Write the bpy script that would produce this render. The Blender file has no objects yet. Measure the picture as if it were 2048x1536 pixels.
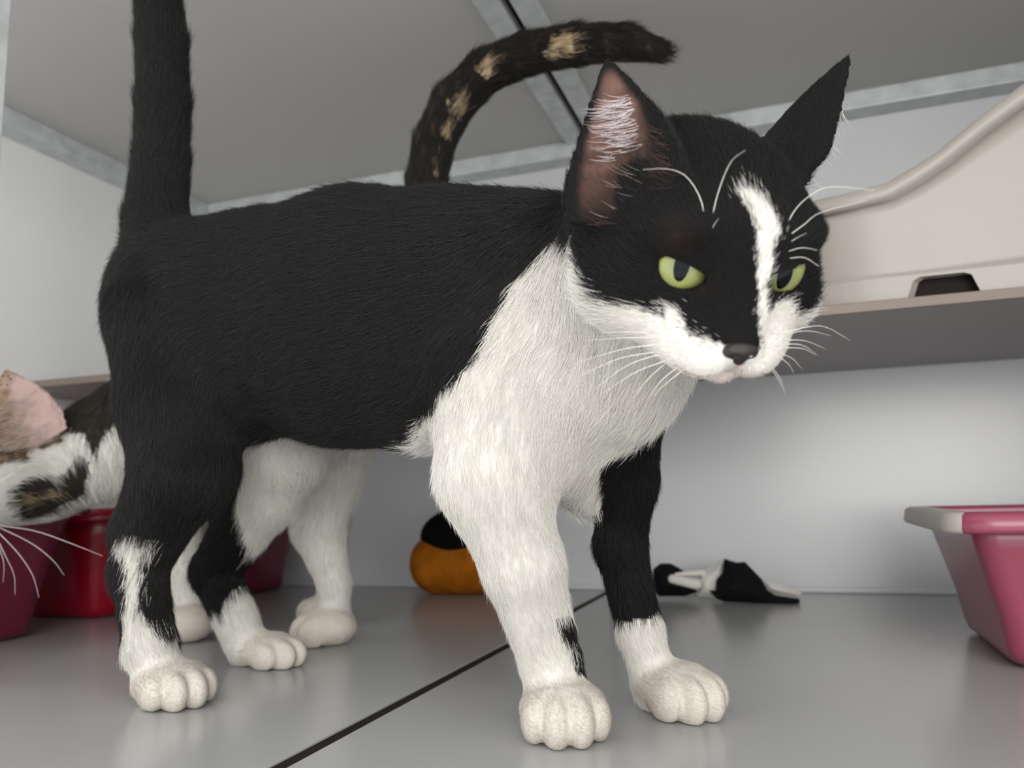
import bpy, bmesh, math, random, time
import numpy as np
from mathutils import Matrix, Vector

T0 = time.time()
random.seed(7); RNG = np.random.default_rng(7)
scene = bpy.context.scene
COL = scene.collection

# ------------------------------------------------------------------ camera
# Room frame: X runs along the back wall, Y into the cage, Z up; metres.
F_PX, CX, CY, CAM_H = 1600.0, 1024.0, 768.0, 0.105
def unit(v):
    v = np.asarray(v, float); return v / np.linalg.norm(v)
_u = unit([571, -215, F_PX]); _e = unit([1, .0245, 0])
_up = unit(np.cross(_u, _e)); _up = _up if _up[1] > 0 else -_up
_x = unit(_e - _u * np.dot(_e, _u))
CM = np.array([_x, _u, _up])                 # rows: room axes in camera axes (right, up, forward)
CAM = np.array([0, 0, CAM_H])
def at(px, py, y):
    """point of the room on the sight line of a photo pixel, at the depth y in the cage"""
    r = CM @ np.array([(px - CX) / F_PX, -(py - CY) / F_PX, 1.0])
    return CAM + r * (y / r[1])
def atz(px, py, z):
    r = CM @ np.array([(px - CX) / F_PX, -(py - CY) / F_PX, 1.0])
    return CAM + r * ((z - CAM_H) / r[2])
def depth(p): return float((CM.T @ (np.asarray(p) - CAM))[2])
def pxm(n, p): return n * depth(p) / F_PX    # n photo pixels at point p, in metres

cam_d = bpy.data.cameras.new('camera')
cam_d.sensor_width = 36.0; cam_d.lens = F_PX / 2048 * 36.0
cam_d.clip_start = .01; cam_d.clip_end = 50
cam_d.dof.use_dof = True; cam_d.dof.focus_distance = .35; cam_d.dof.aperture_fstop = 11.0
cam = bpy.data.objects.new('camera', cam_d); COL.objects.link(cam)
_R = CM @ np.diag([1, 1, -1.0])
cam.matrix_world = Matrix([[*_R[0], CAM[0]], [*_R[1], CAM[1]], [*_R[2], CAM[2]], [0, 0, 0, 1]])
scene.camera = cam

# ------------------------------------------------------------------ world, lights, exposure
world = bpy.data.worlds.new('world'); scene.world = world; world.use_nodes = True
wb = world.node_tree.nodes['Background']
wb.inputs['Color'].default_value = (.995, .995, .99, 1); wb.inputs['Strength'].default_value = 1.40
def area_light(name, loc, target, sx, sy, power, col):
    d = bpy.data.lights.new(name, 'AREA'); d.shape = 'RECTANGLE'; d.size = sx; d.size_y = sy
    d.energy = power; d.color = col
    o = bpy.data.objects.new(name, d); COL.objects.link(o); o.location = loc
    o.rotation_euler = (Vector(target) - Vector(loc)).to_track_quat('-Z', 'Y').to_euler()
    return o
area_light('window_daylight', (.50, -1.35, .50), (-.1, .6, .2), 1.0, .9, 18, (1, .985, .95))
vs = scene.view_settings
vs.view_transform = 'Standard'; vs.look = 'None'; vs.exposure = 0.24; vs.gamma = 1.0
vs.use_curve_mapping = False

# ------------------------------------------------------------------ materials
def srgb(r, g, b):
    f = lambda c: (c / 255 / 12.92) if c <= 10 else ((c / 255 + .055) / 1.055) ** 2.4
    return (f(r), f(g), f(b), 1.0)
def mat(name, col, rough=.5, metal=0.0, noise=0.0, nscale=30.0, spec=.5, bump=0.0, bscale=200.0, stretch=None, col2=None, coat=0.0, sub=0.0):
    m = bpy.data.materials.new(name); m.use_nodes = True
    nt = m.node_tree; b = nt.nodes['Principled BSDF']
    b.inputs['Roughness'].default_value = rough; b.inputs['Metallic'].default_value = metal
    b.inputs['Specular IOR Level'].default_value = spec
    b.inputs['Coat Weight'].default_value = coat
    if sub:
        b.inputs['Subsurface Weight'].default_value = sub
        b.inputs['Subsurface Radius'].default_value = (.004, .002, .0015)
    tc = nt.nodes.new('ShaderNodeTexCoord'); mp = nt.nodes.new('ShaderNodeMapping')
    nt.links.new(tc.outputs['Object'], mp.inputs['Vector'])
    if stretch: mp.inputs['Scale'].default_value = stretch
    if noise or col2:
        n = nt.nodes.new('ShaderNodeTexNoise'); n.inputs['Scale'].default_value = nscale; n.inputs['Detail'].default_value = 5
        nt.links.new(mp.outputs[0], n.inputs['Vector'])
        r = nt.nodes.new('ShaderNodeValToRGB')
        c2 = col2 or tuple(min(1, c * (1 - noise)) for c in col[:3]) + (1,)
        r.color_ramp.elements[0].position = .32; r.color_ramp.elements[1].position = .68
        r.color_ramp.elements[0].color = c2; r.color_ramp.elements[1].color = col
        nt.links.new(n.outputs['Fac'], r.inputs['Fac']); nt.links.new(r.outputs['Color'], b.inputs['Base Color'])
    else:
        b.inputs['Base Color'].default_value = col
    if bump:
        n2 = nt.nodes.new('ShaderNodeTexNoise'); n2.inputs['Scale'].default_value = bscale; n2.inputs['Detail'].default_value = 3
        nt.links.new(mp.outputs[0], n2.inputs['Vector'])
        bp = nt.nodes.new('ShaderNodeBump'); bp.inputs['Strength'].default_value = bump; bp.inputs['Distance'].default_value = .002
        nt.links.new(n2.outputs['Fac'], bp.inputs['Height']); nt.links.new(bp.outputs[0], b.inputs['Normal'])
    return m
M = {
 'floor':   mat('floor_grey_vinyl', srgb(170, 170, 169), .22, noise=.05, nscale=6, bump=.02, bscale=9),
 'ceil':    mat('ceiling_grey_panel', srgb(190, 189, 186), .5, noise=.03, nscale=4),
 'wall':    mat('white_melamine', srgb(216, 217, 219), .27, noise=.03, nscale=3, bump=.03, bscale=6),
 'wallup':  mat('white_melamine_upper', srgb(240, 240, 239), .4, noise=.03, nscale=3),
 'galv':    mat('galvanised_steel', srgb(212, 217, 217), .42, .15, noise=.22, nscale=55, bump=.05, bscale=120),
 'black':   mat('black_gap', srgb(36, 31, 27), .8, spec=.15),
 'wood':    mat('brown_board_edge', srgb(128, 114, 104), .5, noise=.2, nscale=60, stretch=(.15, 1, 1)),
 'board':   mat('grey_shelf_board', srgb(150, 148, 146), .4, noise=.04, nscale=5),
 'beige':   mat('beige_plastic', srgb(164, 158, 150), .42, noise=.04, nscale=9, bump=.04, bscale=90),
 'pink':    mat('pink_plastic', srgb(150, 70, 90), .28, noise=.05, nscale=8),
 'burg':    mat('burgundy_plastic', srgb(112, 28, 58), .3, noise=.06, nscale=8),
 'red':     mat('red_plastic', srgb(150, 10, 36), .3, noise=.06, nscale=8),
 'palegrey':mat('pale_rim_end', srgb(200, 194, 186), .5, noise=.1, nscale=40),
 'orange':  mat('orange_plush', srgb(190, 112, 26), .95, noise=.35, nscale=60, spec=.1, bump=.6, bscale=260),
 'bplush':  mat('black_plush', srgb(20, 18, 17), .95, noise=.3, nscale=60, spec=.1, bump=.6, bscale=260),
 'bfelt':   mat('black_felt', srgb(14, 16, 16), .9, spec=.15, bump=.3, bscale=400),
 'wfelt':   mat('white_felt', srgb(222, 218, 212), .9, spec=.15, noise=.1, nscale=60, bump=.3, bscale=400),
 'clay':    mat('clay', srgb(150, 150, 150), .9, spec=.1),
}

# ------------------------------------------------------------------ small builders
def link(o, parent=None):
    COL.objects.link(o)
    if parent is not None: o.parent = parent
    return o
def tag(o, label=None, cat=None, group=None, kind=None):
    if label: o['label'] = label
    if cat: o['category'] = cat
    if group: o['group'] = group
    if kind: o['kind'] = kind
    return o
def empty(name, loc=(0, 0, 0)):
    o = bpy.data.objects.new(name, None); o.empty_display_size = .02; COL.objects.link(o); o.location = loc
    return o
def mesh_obj(name, verts, faces, material, parent=None, smooth=False):
    me = bpy.data.meshes.new(name); me.from_pydata([tuple(map(float, v)) for v in verts], [], [tuple(map(int, f)) for f in faces])
    me.validate(); me.update()
    if material is not None: me.materials.append(material)
    if smooth: me.polygons.foreach_set('use_smooth', [True] * len(me.polygons))
    o = bpy.data.objects.new(name, me); COL.objects.link(o)
    if parent is not None:
        o.parent = parent
        o.matrix_parent_inverse = Matrix.Translation(parent.location).inverted()   # parents here are never rotated
    return o
def box(name, lo, hi, material, parent=None, bevel=0.0):
    bm = bmesh.new(); bmesh.ops.create_cube(bm, size=1)
    lo = np.array(lo, float); hi = np.array(hi, float)
    for v in bm.verts: v.co = Vector(lo + (np.array(v.co) + .5) * (hi - lo))
    if bevel: bmesh.ops.bevel(bm, geom=bm.edges[:], offset=bevel, segments=2, affect='EDGES', profile=.6)
    me = bpy.data.meshes.new(name); bm.to_mesh(me); bm.free(); me.materials.append(material)
    o = bpy.data.objects.new(name, me); COL.objects.link(o)
    if parent is not None:
        o.parent = parent; o.matrix_parent_inverse = Matrix.Translation(parent.location).inverted()
    return o
def rrect(cx, cy, hx, hy, r, n=8):
    pts = []
    for sx, sy, a0 in ((1, 1, 0), (-1, 1, 90), (-1, -1, 180), (1, -1, 270)):
        for k in range(n + 1):
            a = math.radians(a0 + 90 * k / n)
            pts.append((cx + sx * (hx - r) + r * math.cos(a), cy + sy * (hy - r) + r * math.sin(a)))
    return pts
def loft(rings, close_first=False, close_last=False):
    n = len(rings[0]); v = [p for r in rings for p in r]; f = []
    for i in range(len(rings) - 1):
        for k in range(n):
            f.append((i * n + k, i * n + (k + 1) % n, (i + 1) * n + (k + 1) % n, (i + 1) * n + k))
    if close_first: f.append(tuple(range(n))[::-1])
    if close_last: f.append(tuple((len(rings) - 1) * n + k for k in range(n)))
    return v, f
def tube(pts, radii, n=6):
    """verts/faces of a tapered tube through points"""
    pts = np.array(pts, float); rings = []
    for i, p in enumerate(pts):
        t = unit(pts[min(i + 1, len(pts) - 1)] - pts[max(i - 1, 0)])
        a = unit(np.cross(t, [.3, .2, .93])); b = np.cross(t, a)
        rings.append([p + radii[i] * (math.cos(2 * math.pi * k / n) * a + math.sin(2 * math.pi * k / n) * b) for k in range(n)])
    return loft(rings, True, True)

# ------------------------------------------------------------------ the cage
JX = -.206                       # joint between the two cage modules
LX, RX, YB, ZC = -.79, .42, .915, .53
YF = .20
def structure(o): o['kind'] = 'structure'; return o
fl = structure(empty('floor', (0, 0, 0)))
box('floor_panel', (LX, YF, -.03), (JX - .0042, YB, 0), M['floor'], fl, .0006)
box('floor_panel', (JX + .0042, YF, -.03), (RX, YB, 0), M['floor'], fl, .0006)
box('joint_strip', (JX - .0045, YF, -.03), (JX + .0045, YB, -.0012), M['black'], fl)
ce = structure(empty('ceiling', (0, 0, ZC)))
box('ceiling_panel', (LX, YF, ZC), (JX - .004, YB, ZC + .02), M['ceil'], ce)
box('ceiling_panel', (JX + .004, YF, ZC), (RX, YB, ZC + .02), M['ceil'], ce)
box('joint_strip', (JX - .004, YF, ZC + .004), (JX + .004, YB, ZC + .02), M['black'], ce)
wbk = structure(empty('wall_back', (0, YB, 0)))
box('wall_panel', (LX, YB, -.03), (JX - .0025, YB + .02, ZC + .02), M['wall'], wbk)
box('wall_panel', (JX + .0025, YB, -.03), (RX, YB + .02, ZC + .02), M['wall'], wbk)
box('joint_strip', (JX - .0025, YB + .004, -.03), (JX + .0025, YB + .02, ZC + .02), M['black'], wbk)
structure(box('wall_left', (LX - .02, YF, -.03), (LX, YB + .02, ZC + .02), M['wallup']))
structure(box('wall_right', (RX, YF, -.03), (RX + .02, YB + .02, ZC + .02), M['wall']))
# galvanised frame members under the ceiling
BH, BD = .020, .028
structure(box('trim_1', (LX + BD, YB - BD, ZC - BH), (JX - .004, YB, ZC), M['galv'], None, .0012))
structure(box('trim_2', (JX + .004, YB - BD, ZC - BH), (RX, YB, ZC), M['galv'], None, .0012))
structure(box('trim_3', (LX, YF, ZC - BH), (LX + BD, YB, ZC), M['galv'], None, .0012))
structure(box('trim_4', (JX - .004 - .022, YF, ZC - .006), (JX - .004, YB - BD, ZC), M['galv'], None, .001))
structure(box('trim_5', (JX + .004, YF, ZC - .006), (JX + .004 + .022, YB - BD, ZC), M['galv'], None, .001))
# thin lip along the foot of the back wall, and joint cover
structure(box('baseboard_back', (LX, YB - .006, 0), (JX - .004, YB, .006), M['wall'], None, .002))
structure(box('baseboard_rear', (JX + .004, YB - .006, 0), (RX, YB, .006), M['wall'], None, .002))
structure(box('trim_6', (JX - .010, YB - .004, .0), (JX - .003, YB, ZC - BH), M['wall'], None, .001))

# upright of the cage front, cut by the edge of the frame
pp = at(-13, 100, .36)
up_ = empty('cage_upright', (pp[0], pp[1], 0))
box('post', (pp[0] - .012, pp[1] - .012, 0), (pp[0] + .006, pp[1] + .006, ZC - .0), M['galv'], up_, .001)
tag(up_, 'galvanised steel upright of the cage at the edge beside the raised black tail', 'post')

# ------------------------------------------------------------------ shelf and pet basket
ZS, YS = .231, .612
sh = empty('wall_shelf', (-.2, YS, ZS))
box('shelf_board', (LX + .001, YS + .003, ZS), (RX - .001, YB - .001, ZS + .0075), M['board'], sh)
box('edge_band', (LX + .001, YS, ZS), (RX - .001, YS + .003, ZS + .0075), M['wood'], sh, .0006)
tag(sh, 'long thin grey shelf with a brown edge running along the back wall', 'shelf')

def build_basket():
    y0 = YS + .012; zb = ZS + .0075
    x0, x1 = at(1560, 600, y0)[0], at(1560, 600, y0)[0] + .40
    y1 = YB - .035
    root = empty('pet_basket', ((x0 + x1) / 2, (y0 + y1) / 2, zb))
    lowpx = [(1500, 428), (1560, 431), (1627, 428), (1700, 419), (1781, 401), (1840, 368), (1898, 328), (1969, 270), (2048, 212), (2110, 180), (2180, 168), (2600, 160)]
    xs = [at(a, b, y0)[0] for a, b in lowpx]; zs = [at(a, b, y0)[2] for a, b in lowpx]
    uppx = [(1500, 398), (1617, 396), (1700, 386), (1781, 366), (1875, 309), (1969, 230), (2048, 169), (2110, 140), (2180, 130), (2600, 125)]
    xu = [at(a, b, y0)[0] for a, b in uppx]; zu = [at(a, b, y0)[2] for a, b in uppx]
    ztop = max(zu)
    cx, cy, hx, hy = (x0 + x1) / 2, (y0 + y1) / 2, (x1 - x0) / 2, (y1 - y0) / 2
    per = rrect(cx, cy, hx, hy, .07, 14)
    # resample the perimeter evenly so that the scooped front gets points
    P = np.array(per + [per[0]]); s = np.r_[0, np.cumsum(np.linalg.norm(np.diff(P, axis=0), axis=1))]
    N = 260; q = np.linspace(0, s[-1], N, endpoint=False)
    per = np.c_[np.interp(q, s, P[:, 0]), np.interp(q, s, P[:, 1])]
    def rimz(p, xs, zs):
        zf = np.interp(p[0], xs, zs); t = np.clip((p[1] - y0) / .06, 0, 1)
        zback = min(zs) + .012
        t2 = np.clip((p[0] - (x1 - .10)) / .08, 0, 1); zbk = zback + (max(zs) - zback) * t2
        return zf + (zbk - zf) * (t * t * (3 - 2 * t))
    low = np.array([rimz(p, xs, zs) for p in per]); upz = np.array([rimz(p, xu, zu) for p in per])
    c = np.array([cx, cy])
    def ring(off, z):
        d = per - c; L = np.linalg.norm(d, axis=1, keepdims=True)
        pp = per + d / L * off
        return [(pp[i, 0], pp[i, 1], (z[i] if hasattr(z, '__len__') else z)) for i in range(N)]
    zsk = zb + .021
    # body: outer shell (slightly inset), inside shell, floor
    rings = [ring(-.006, zb + .0172)] + [ring(-.006 + .004 * t, zb + .0172 + (low - zb - .0172 + .002) * t) for t in np.linspace(.1, 1, 7)]
    rings += [ring(-.006 + .004 * t - .003, zb + .020 + (low - zb - .020) * t) for t in np.linspace(1, 0, 7)]
    v, f = loft(rings, True, True); mesh_obj('body', v, f, M['beige'], root, True)
    rings = [ring(-.006, low), ring(.005, low), ring(.007, low + (upz - low) * .3), ring(.006, upz - .0015), ring(.002, upz), ring(-.006, upz - .001), ring(-.008, low + .001), ring(-.006, low)]
    v, f = loft(rings); mesh_obj('rim', v, f, M['beige'], root, True)
    # skirt with foot notches
    na, nb = at(1822, 600, y0)[0], at(1968, 600, y0)[0]
    nb2 = at(1628, 600, y0)[0]
    def bot(p):
        if p[1] < y0 + .03:
            d = min(np.clip((p[0] - na) / .006, 0, 1), np.clip((nb - p[0]) / .006, 0, 1))
            d = max(d, np.clip((nb2 - p[0]) / .006, 0, 1))
            return zb + .0005 + .0155 * d * d * (3 - 2 * d)
        return zb + .0005
    b = np.array([bot(p) for p in per])
    rings = [ring(-.003, b), ring(.004, b), ring(.004, zsk - .003), ring(.002, zsk), ring(-.006, zsk + .0015), ring(-.0045, zsk - .004), ring(-.003, b)]
    v, f = loft(rings); mesh_obj('skirt', v, f, M['beige'], root, False)
    v, f = loft([ring(-.009, zb + .0002), ring(-.009, zb + .0165)], True, True); mesh_obj('notch_shade', v, f, M['black'], root)  # black block stands in for the shade in the hollow under the basket
    tag(root, 'beige plastic pet basket with a scooped front rim standing on the shelf', 'pet basket')
build_basket()

# ------------------------------------------------------------------ litter trays
def litter_tray(cx, cy, hx, hy, h, taper, material, label, name='litter_tray', rim=.012, r=.045, side=None, group=None, lip=.012):
    root = empty(name, (cx, cy, 0))
    R = lambda d, z, rr=0: [(x, y, z) for x, y in rrect(cx, cy, hx + d, hy + d, max(.012, r + d + rr), 9)]
    b = -taper
    rings = [R(b - .006, .0005), R(b, .004), R(b + .002, .010)]
    rings += [R(b + taper * t, .010 + (h - .012) * t) for t in (.25, .5, .75, 1)]
    rings += [R(taper * 0 - .003, h - .002)]
    rings += [R(b - .003 + taper * t, .012 + (h - .012) * t) for t in (.75, .5, .25, 0)]
    rings += [R(b - .012, .006)]
    v, f = loft(rings, True, True); body = mesh_obj('body', v, f, material, root, True)
    rr = [R(-.002, h - lip), R(rim, h - lip), R(rim + .0015, h - lip + .002), R(rim, h - .002), R(rim - .003, h), R(-.002, h), R(-.004, h - .003), R(-.002, h - lip)]
    v, f = loft(rr); rim_o = mesh_obj('rim', v, f, material, root, True)
    if side is not None:      # rim faces at the left end take the paler second material
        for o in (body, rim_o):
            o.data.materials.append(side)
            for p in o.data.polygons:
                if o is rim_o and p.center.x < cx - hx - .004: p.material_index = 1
    tag(root, label, 'litter tray', group)
    return root
rc_ = at(1838, 1040, .66)
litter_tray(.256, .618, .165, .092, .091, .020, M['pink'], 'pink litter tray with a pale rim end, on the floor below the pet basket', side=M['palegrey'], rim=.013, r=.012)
litter_tray(-.668, .452, .085, .10, .112, .03, M['burg'], 'burgundy litter tray below the head of the white and tabby cat')
litter_tray(-.695, .665, .080, .080, .105, .022, M['red'], 'red litter tray between the two burgundy litter trays along the left wall')
litter_tray(-.682, .834, .088, .066, .100, .018, M['burg'], 'burgundy litter tray in the back corner behind the white hind leg')

# ------------------------------------------------------------------ soft-body modelling: distance field -> one continuous mesh
class Field:
    def __init__(self): self.ops = []; self.tags = []; self.tag = ''; self.flow = None
    def cone(self, a, b, ra, rb, k=.012, squash=None):
        """round cone; squash=(axis, s) narrows it across that axis"""
        a = np.asarray(a, float); b = np.asarray(b, float)
        m = max(ra, rb)
        lo = np.minimum(a, b) - m; hi = np.maximum(a, b) + m
        def f(p):
            q = p
            if squash is not None:
                n = np.asarray(squash[0], float); s = squash[1]
                mid = (a + b) / 2
                # centre line of the squash follows the bone
                ab = b - a; t = np.clip(((p - a) @ ab) / (ab @ ab), 0, 1)
                c = (a + t[:, None] * ab) @ n
                q = p + ((p @ n - c) * (1 / s - 1))[:, None] * n
            ba = b - a; l2 = ba @ ba; rr = ra - rb; a2 = l2 - rr * rr; il2 = 1 / l2
            pa = q - a; y = pa @ ba; z = y - l2
            w = pa * l2 - y[:, None] * ba; x2 = np.einsum('ij,ij->i', w, w)
            y2 = y * y * l2; z2 = z * z * l2
            kk = np.sign(rr) * rr * rr * x2
            d = (np.sqrt(np.maximum(x2 * a2 * il2, 0)) + y * rr) * il2 - ra
            c1 = np.sign(z) * a2 * z2 > kk; c2 = np.sign(y) * a2 * y2 < kk
            d = np.where(c1, np.sqrt(x2 + z2) * il2 - rb, np.where(c2, np.sqrt(x2 + y2) * il2 - ra, d))
            return d
        self.ops.append(('u', f, lo, hi, k)); self.tags.append((self.tag, b - a)); return self
    def ell(self, c, r, k=.008, R=None, sub=False):
        """ellipsoid, R rows = its axes; sub carves"""
        c = np.asarray(c, float); r = np.asarray(r, float); R = np.eye(3) if R is None else np.asarray(R, float)
        m = r.max()
        def f(p):
            q = (p - c) @ R.T
            k0 = np.linalg.norm(q / r, axis=1); k1 = np.linalg.norm(q / (r * r), axis=1)
            return k0 * (k0 - 1) / np.maximum(k1, 1e-9)
        self.ops.append(('s' if sub else 'u', f, c - m, c + m, k)); self.tags.append((self.tag, self.flow)); return self
    def fun(self, f, lo, hi, k=.004, sub=False, flow=None):
        self.ops.append(('s' if sub else 'u', f, np.asarray(lo, float), np.asarray(hi, float), k)); self.tags.append((self.tag, flow)); return self
    def part(self, p):
        """index of the primitive nearest to each point, skipping carved ones"""
        best = np.full(len(p), 1e9); who = np.zeros(len(p), int)
        for i, (mode, f, lo, hi, k) in enumerate(self.ops):
            if mode == 's': continue
            idx = np.nonzero(np.all((p > lo - .012) & (p < hi + .012), axis=1))[0]
            if not len(idx): continue
            v = f(p[idx]); m = v < best[idx]
            best[idx[m]] = v[m]; who[idx[m]] = i
        return who
    @staticmethod
    def mix(d, e, k, mode):
        if mode == 's': e = -e; h = np.maximum(k - np.abs(d - e), 0) / k; return np.maximum(d, e) + h * h * k / 4
        h = np.maximum(k - np.abs(d - e), 0) / k; return np.minimum(d, e) - h * h * k / 4
    def __call__(self, p):
        d = np.full(len(p), .03)
        for mode, f, lo, hi, k in self.ops:
            mar = k + .012
            idx = np.nonzero(np.all((p > lo - mar) & (p < hi + mar), axis=1))[0]
            if len(idx): d[idx] = self.mix(d[idx], f(p[idx]), k, mode)
        return d
    def hit(self, px, py, d0=.18, d1=1.2):
        """first surface point on a sight line"""
        r = CM @ np.array([(px - CX) / F_PX, -(py - CY) / F_PX, 1.0])
        t = np.arange(d0, d1, .0015); v = self(CAM + t[:, None] * r)
        i = np.nonzero(v < 0)[0]
        return None if not len(i) else CAM + t[i[0]] * r
    def grad(self, p, h=4e-4):
        g = np.empty_like(p)
        for i in range(3):
            e = np.zeros(3); e[i] = h
            g[:, i] = self(p + e) - self(p - e)
        n = np.linalg.norm(g, axis=1, keepdims=True)
        return g / np.maximum(n, 1e-9), n[:, 0] / (2 * h)
    def mesh(self, vox, project=2):
        lo = np.min([o[2] for o in self.ops if o[0] == 'u'], axis=0) - .012; hi = np.max([o[3] for o in self.ops if o[0] == 'u'], axis=0) + .012
        n = np.ceil((hi - lo) / vox).astype(int) + 1
        g = np.full(n, .03, np.float32)
        ax = [lo[i] + vox * np.arange(n[i]) for i in range(3)]
        for mode, f, l, h, k in self.ops:
            mar = k + .006
            s = [slice(max(0, int((l[i] - mar - lo[i]) / vox)), min(n[i], int((h[i] + mar - lo[i]) / vox) + 2)) for i in range(3)]
            sub = g[s[0], s[1], s[2]]
            if sub.size == 0: continue
            X, Y, Z = np.meshgrid(ax[0][s[0]], ax[1][s[1]], ax[2][s[2]], indexing='ij')
            p = np.stack([X.ravel(), Y.ravel(), Z.ravel()], 1)
            g[s[0], s[1], s[2]] = self.mix(sub.ravel().astype(float), f(p), k, mode).reshape(sub.shape)
        ins = g < 0
        # surface nets
        c = [ins[a:n[0] - 1 + a, b:n[1] - 1 + b, e:n[2] - 1 + e] for a in (0, 1) for b in (0, 1) for e in (0, 1)]
        cnt = sum(x.astype(np.int8) for x in c)
        cells = np.nonzero((cnt > 0) & (cnt < 8))
        idm = np.full(np.array(n) - 1, -1, np.int64); idm[cells] = np.arange(len(cells[0]))
        base = np.stack(cells, 1); acc = np.zeros((len(base), 3)); num = np.zeros(len(base))
        corners = [(a, b, e) for a in (0, 1) for b in (0, 1) for e in (0, 1)]
        val = {q: g[base[:, 0] + q[0], base[:, 1] + q[1], base[:, 2] + q[2]].astype(float) for q in corners}
        for q in corners:
            for d in range(3):
                if q[d] == 0:
                    r = list(q); r[d] = 1; r = tuple(r)
                    a, b = val[q], val[r]; m = (a < 0) != (b < 0)
                    t = a[m] / (a[m] - b[m]); pt = np.tile(np.array(q, float), (m.sum(), 1)); pt[:, d] = t
                    acc[m] += pt; num[m] += 1
        V = lo + vox * (base + acc / num[:, None])
        faces = []
        for d in range(3):
            e1, e2 = (d + 1) % 3, (d + 2) % 3
            sl0 = [slice(1, None)] * 3; sl0[d] = slice(0, n[d] - 1); sl1 = list(sl0); sl1[d] = slice(1, n[d])
            for i in (e1, e2): sl0[i] = slice(1, n[i] - 1); sl1[i] = slice(1, n[i] - 1)
            A = ins[tuple(sl0)]; B = ins[tuple(sl1)]
            w = np.nonzero(A != B); pos = np.stack(w, 1); pos[:, e1] += 1; pos[:, e2] += 1
            flip = A[w]
            def cid(o1, o2):
                q = pos.copy(); q[:, e1] -= o1; q[:, e2] -= o2; return idm[q[:, 0], q[:, 1], q[:, 2]]
            q = np.stack([cid(1, 1), cid(0, 1), cid(0, 0), cid(1, 0)], 1)
            q[~flip] = q[~flip][:, ::-1]
            faces.append(q)
        Fq = np.concatenate(faces)
        for it in range(project):
            if it % 2 == 0: g_, m_ = self.grad(V)
            st = np.clip(self(V) / np.maximum(m_, .3), -.4 * vox, .4 * vox)
            V = V - g_ * st[:, None]
        return V, Fq
def quad_mesh(name, V, Fq, material, parent=None, cols=None):
    me = bpy.data.meshes.new(name)
    me.vertices.add(len(V)); me.vertices.foreach_set('co', V.astype(np.float32).ravel())
    nf = len(Fq); me.loops.add(nf * 4); me.loops.foreach_set('vertex_index', Fq.astype(np.int32).ravel())
    me.polygons.add(nf); me.polygons.foreach_set('loop_start', np.arange(0, nf * 4, 4, dtype=np.int32))
    me.polygons.foreach_set('use_smooth', np.ones(nf, bool))
    me.update(calc_edges=True); me.validate()
    if cols is not None:
        a = me.color_attributes.new('coat', 'FLOAT_COLOR', 'POINT')
        a.data.foreach_set('color', np.c_[cols, np.ones(len(V))].astype(np.float32).ravel())
    me.materials.append(material)
    o = bpy.data.objects.new(name, me); COL.objects.link(o)
    if parent is not None:
        o.parent = parent; o.matrix_parent_inverse = Matrix.Translation(parent.location).inverted()
    return o
# ------------------------------------------------------------------ the black and white cat
VOX, HAIR_A, HAIR_B = .0016, 420000, 120000
class HeadFrame:
    def __init__(self, centre, yaw, pitch, roll, toward=None):
        self.c = np.asarray(centre, float)
        y = unit(CAM - self.c) if toward is None else unit(toward)
        z = unit(np.array([0, 0, 1.0]) - y * y[2]); x = np.cross(y, z)
        a, b, r = map(math.radians, (yaw, pitch, roll))
        x, y = x * math.cos(a) + y * math.sin(a), y * math.cos(a) - x * math.sin(a)
        y, z = y * math.cos(b) - z * math.sin(b), z * math.cos(b) + y * math.sin(b)
        x, z = x * math.cos(r) + z * math.sin(r), z * math.cos(r) - x * math.sin(r)
        self.R = np.array([x, y, z])
    def w(self, x, y, z): return self.c + (np.array([x, y, z]) * .01) @ self.R     # centimetres in the head frame
    def l(self, p): return (p - self.c) @ self.R.T * 100
def add_head(fd, H, ears, S=1.0, eyes=True, k=.006):
    E = lambda c, r, k=.008, R=None, sub=False: fd.ell(H.w(*(np.array(c) * S)), np.array(r) * .01 * S, k, H.R if R is None else R, sub)
    Cn = lambda a, b, ra, rb, k=.008: fd.cone(H.w(*(np.array(a) * S)), H.w(*(np.array(b) * S)), ra * .01 * S, rb * .01 * S, k)
    E((0, -.4, .1), (4.02, 4.5, 3.75), .012)                 # skull
    for s in (-1, 1):
        E((2.55 * s, .9, -1.5), (1.95, 2.1, 1.75), .014)     # cheek
        E((1.75 * s, 2.55, 1.55), (1.35, 1.2, .75), .010)    # brow
    Cn((0, 2.4, .7), (0, 4.65, -1.3), 1.6, .85, .012)       # bridge of the nose
    for s in (-1, 1):
        E((.10 + .74 * s, 4.52, -2.12), (.86, .92, .74), .0035)     # whisker pads
        E((1.35 * s, 3.3, -2.1), (1.15, 1.3, 1.0), .010)
    E((0, 5.15, -1.55), (.55, .42, .38), .005)               # nose
    E((.1, 4.02, -2.92), (.72, .80, .42), .003)                  # chin
    if eyes:
        for s in (-1, 1):
            R = eye_axes(H, s)
            c = H.w(*(np.array(EYE(s)) * S))
            fd.fun(eye_hole(c, R, S, .06 if s > 0 else -.22, .19 if s > 0 else .16), c - .02, c + .02, .0022, True)
    for i, e in enumerate(ears): fd.tag = 'ear%d' % i; add_ear(fd, *e)
def EYE(s): return (1.53 if s > 0 else -1.62, 2.74, .27)
EYE_R = 1.02
def eye_axes(H, s):
    out = unit(np.array([(.40 if s > 0 else -.04), 1, .10]) @ H.R)
    across = unit(np.array([1 * s, -.3, .12]) @ H.R); across = unit(across - out * (across @ out))   # towards the outer corner, slanting up
    return np.array([across, out, np.cross(across, out) * 1.0 if np.cross(across, out) @ H.R[2] > 0 else -np.cross(across, out)])
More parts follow.
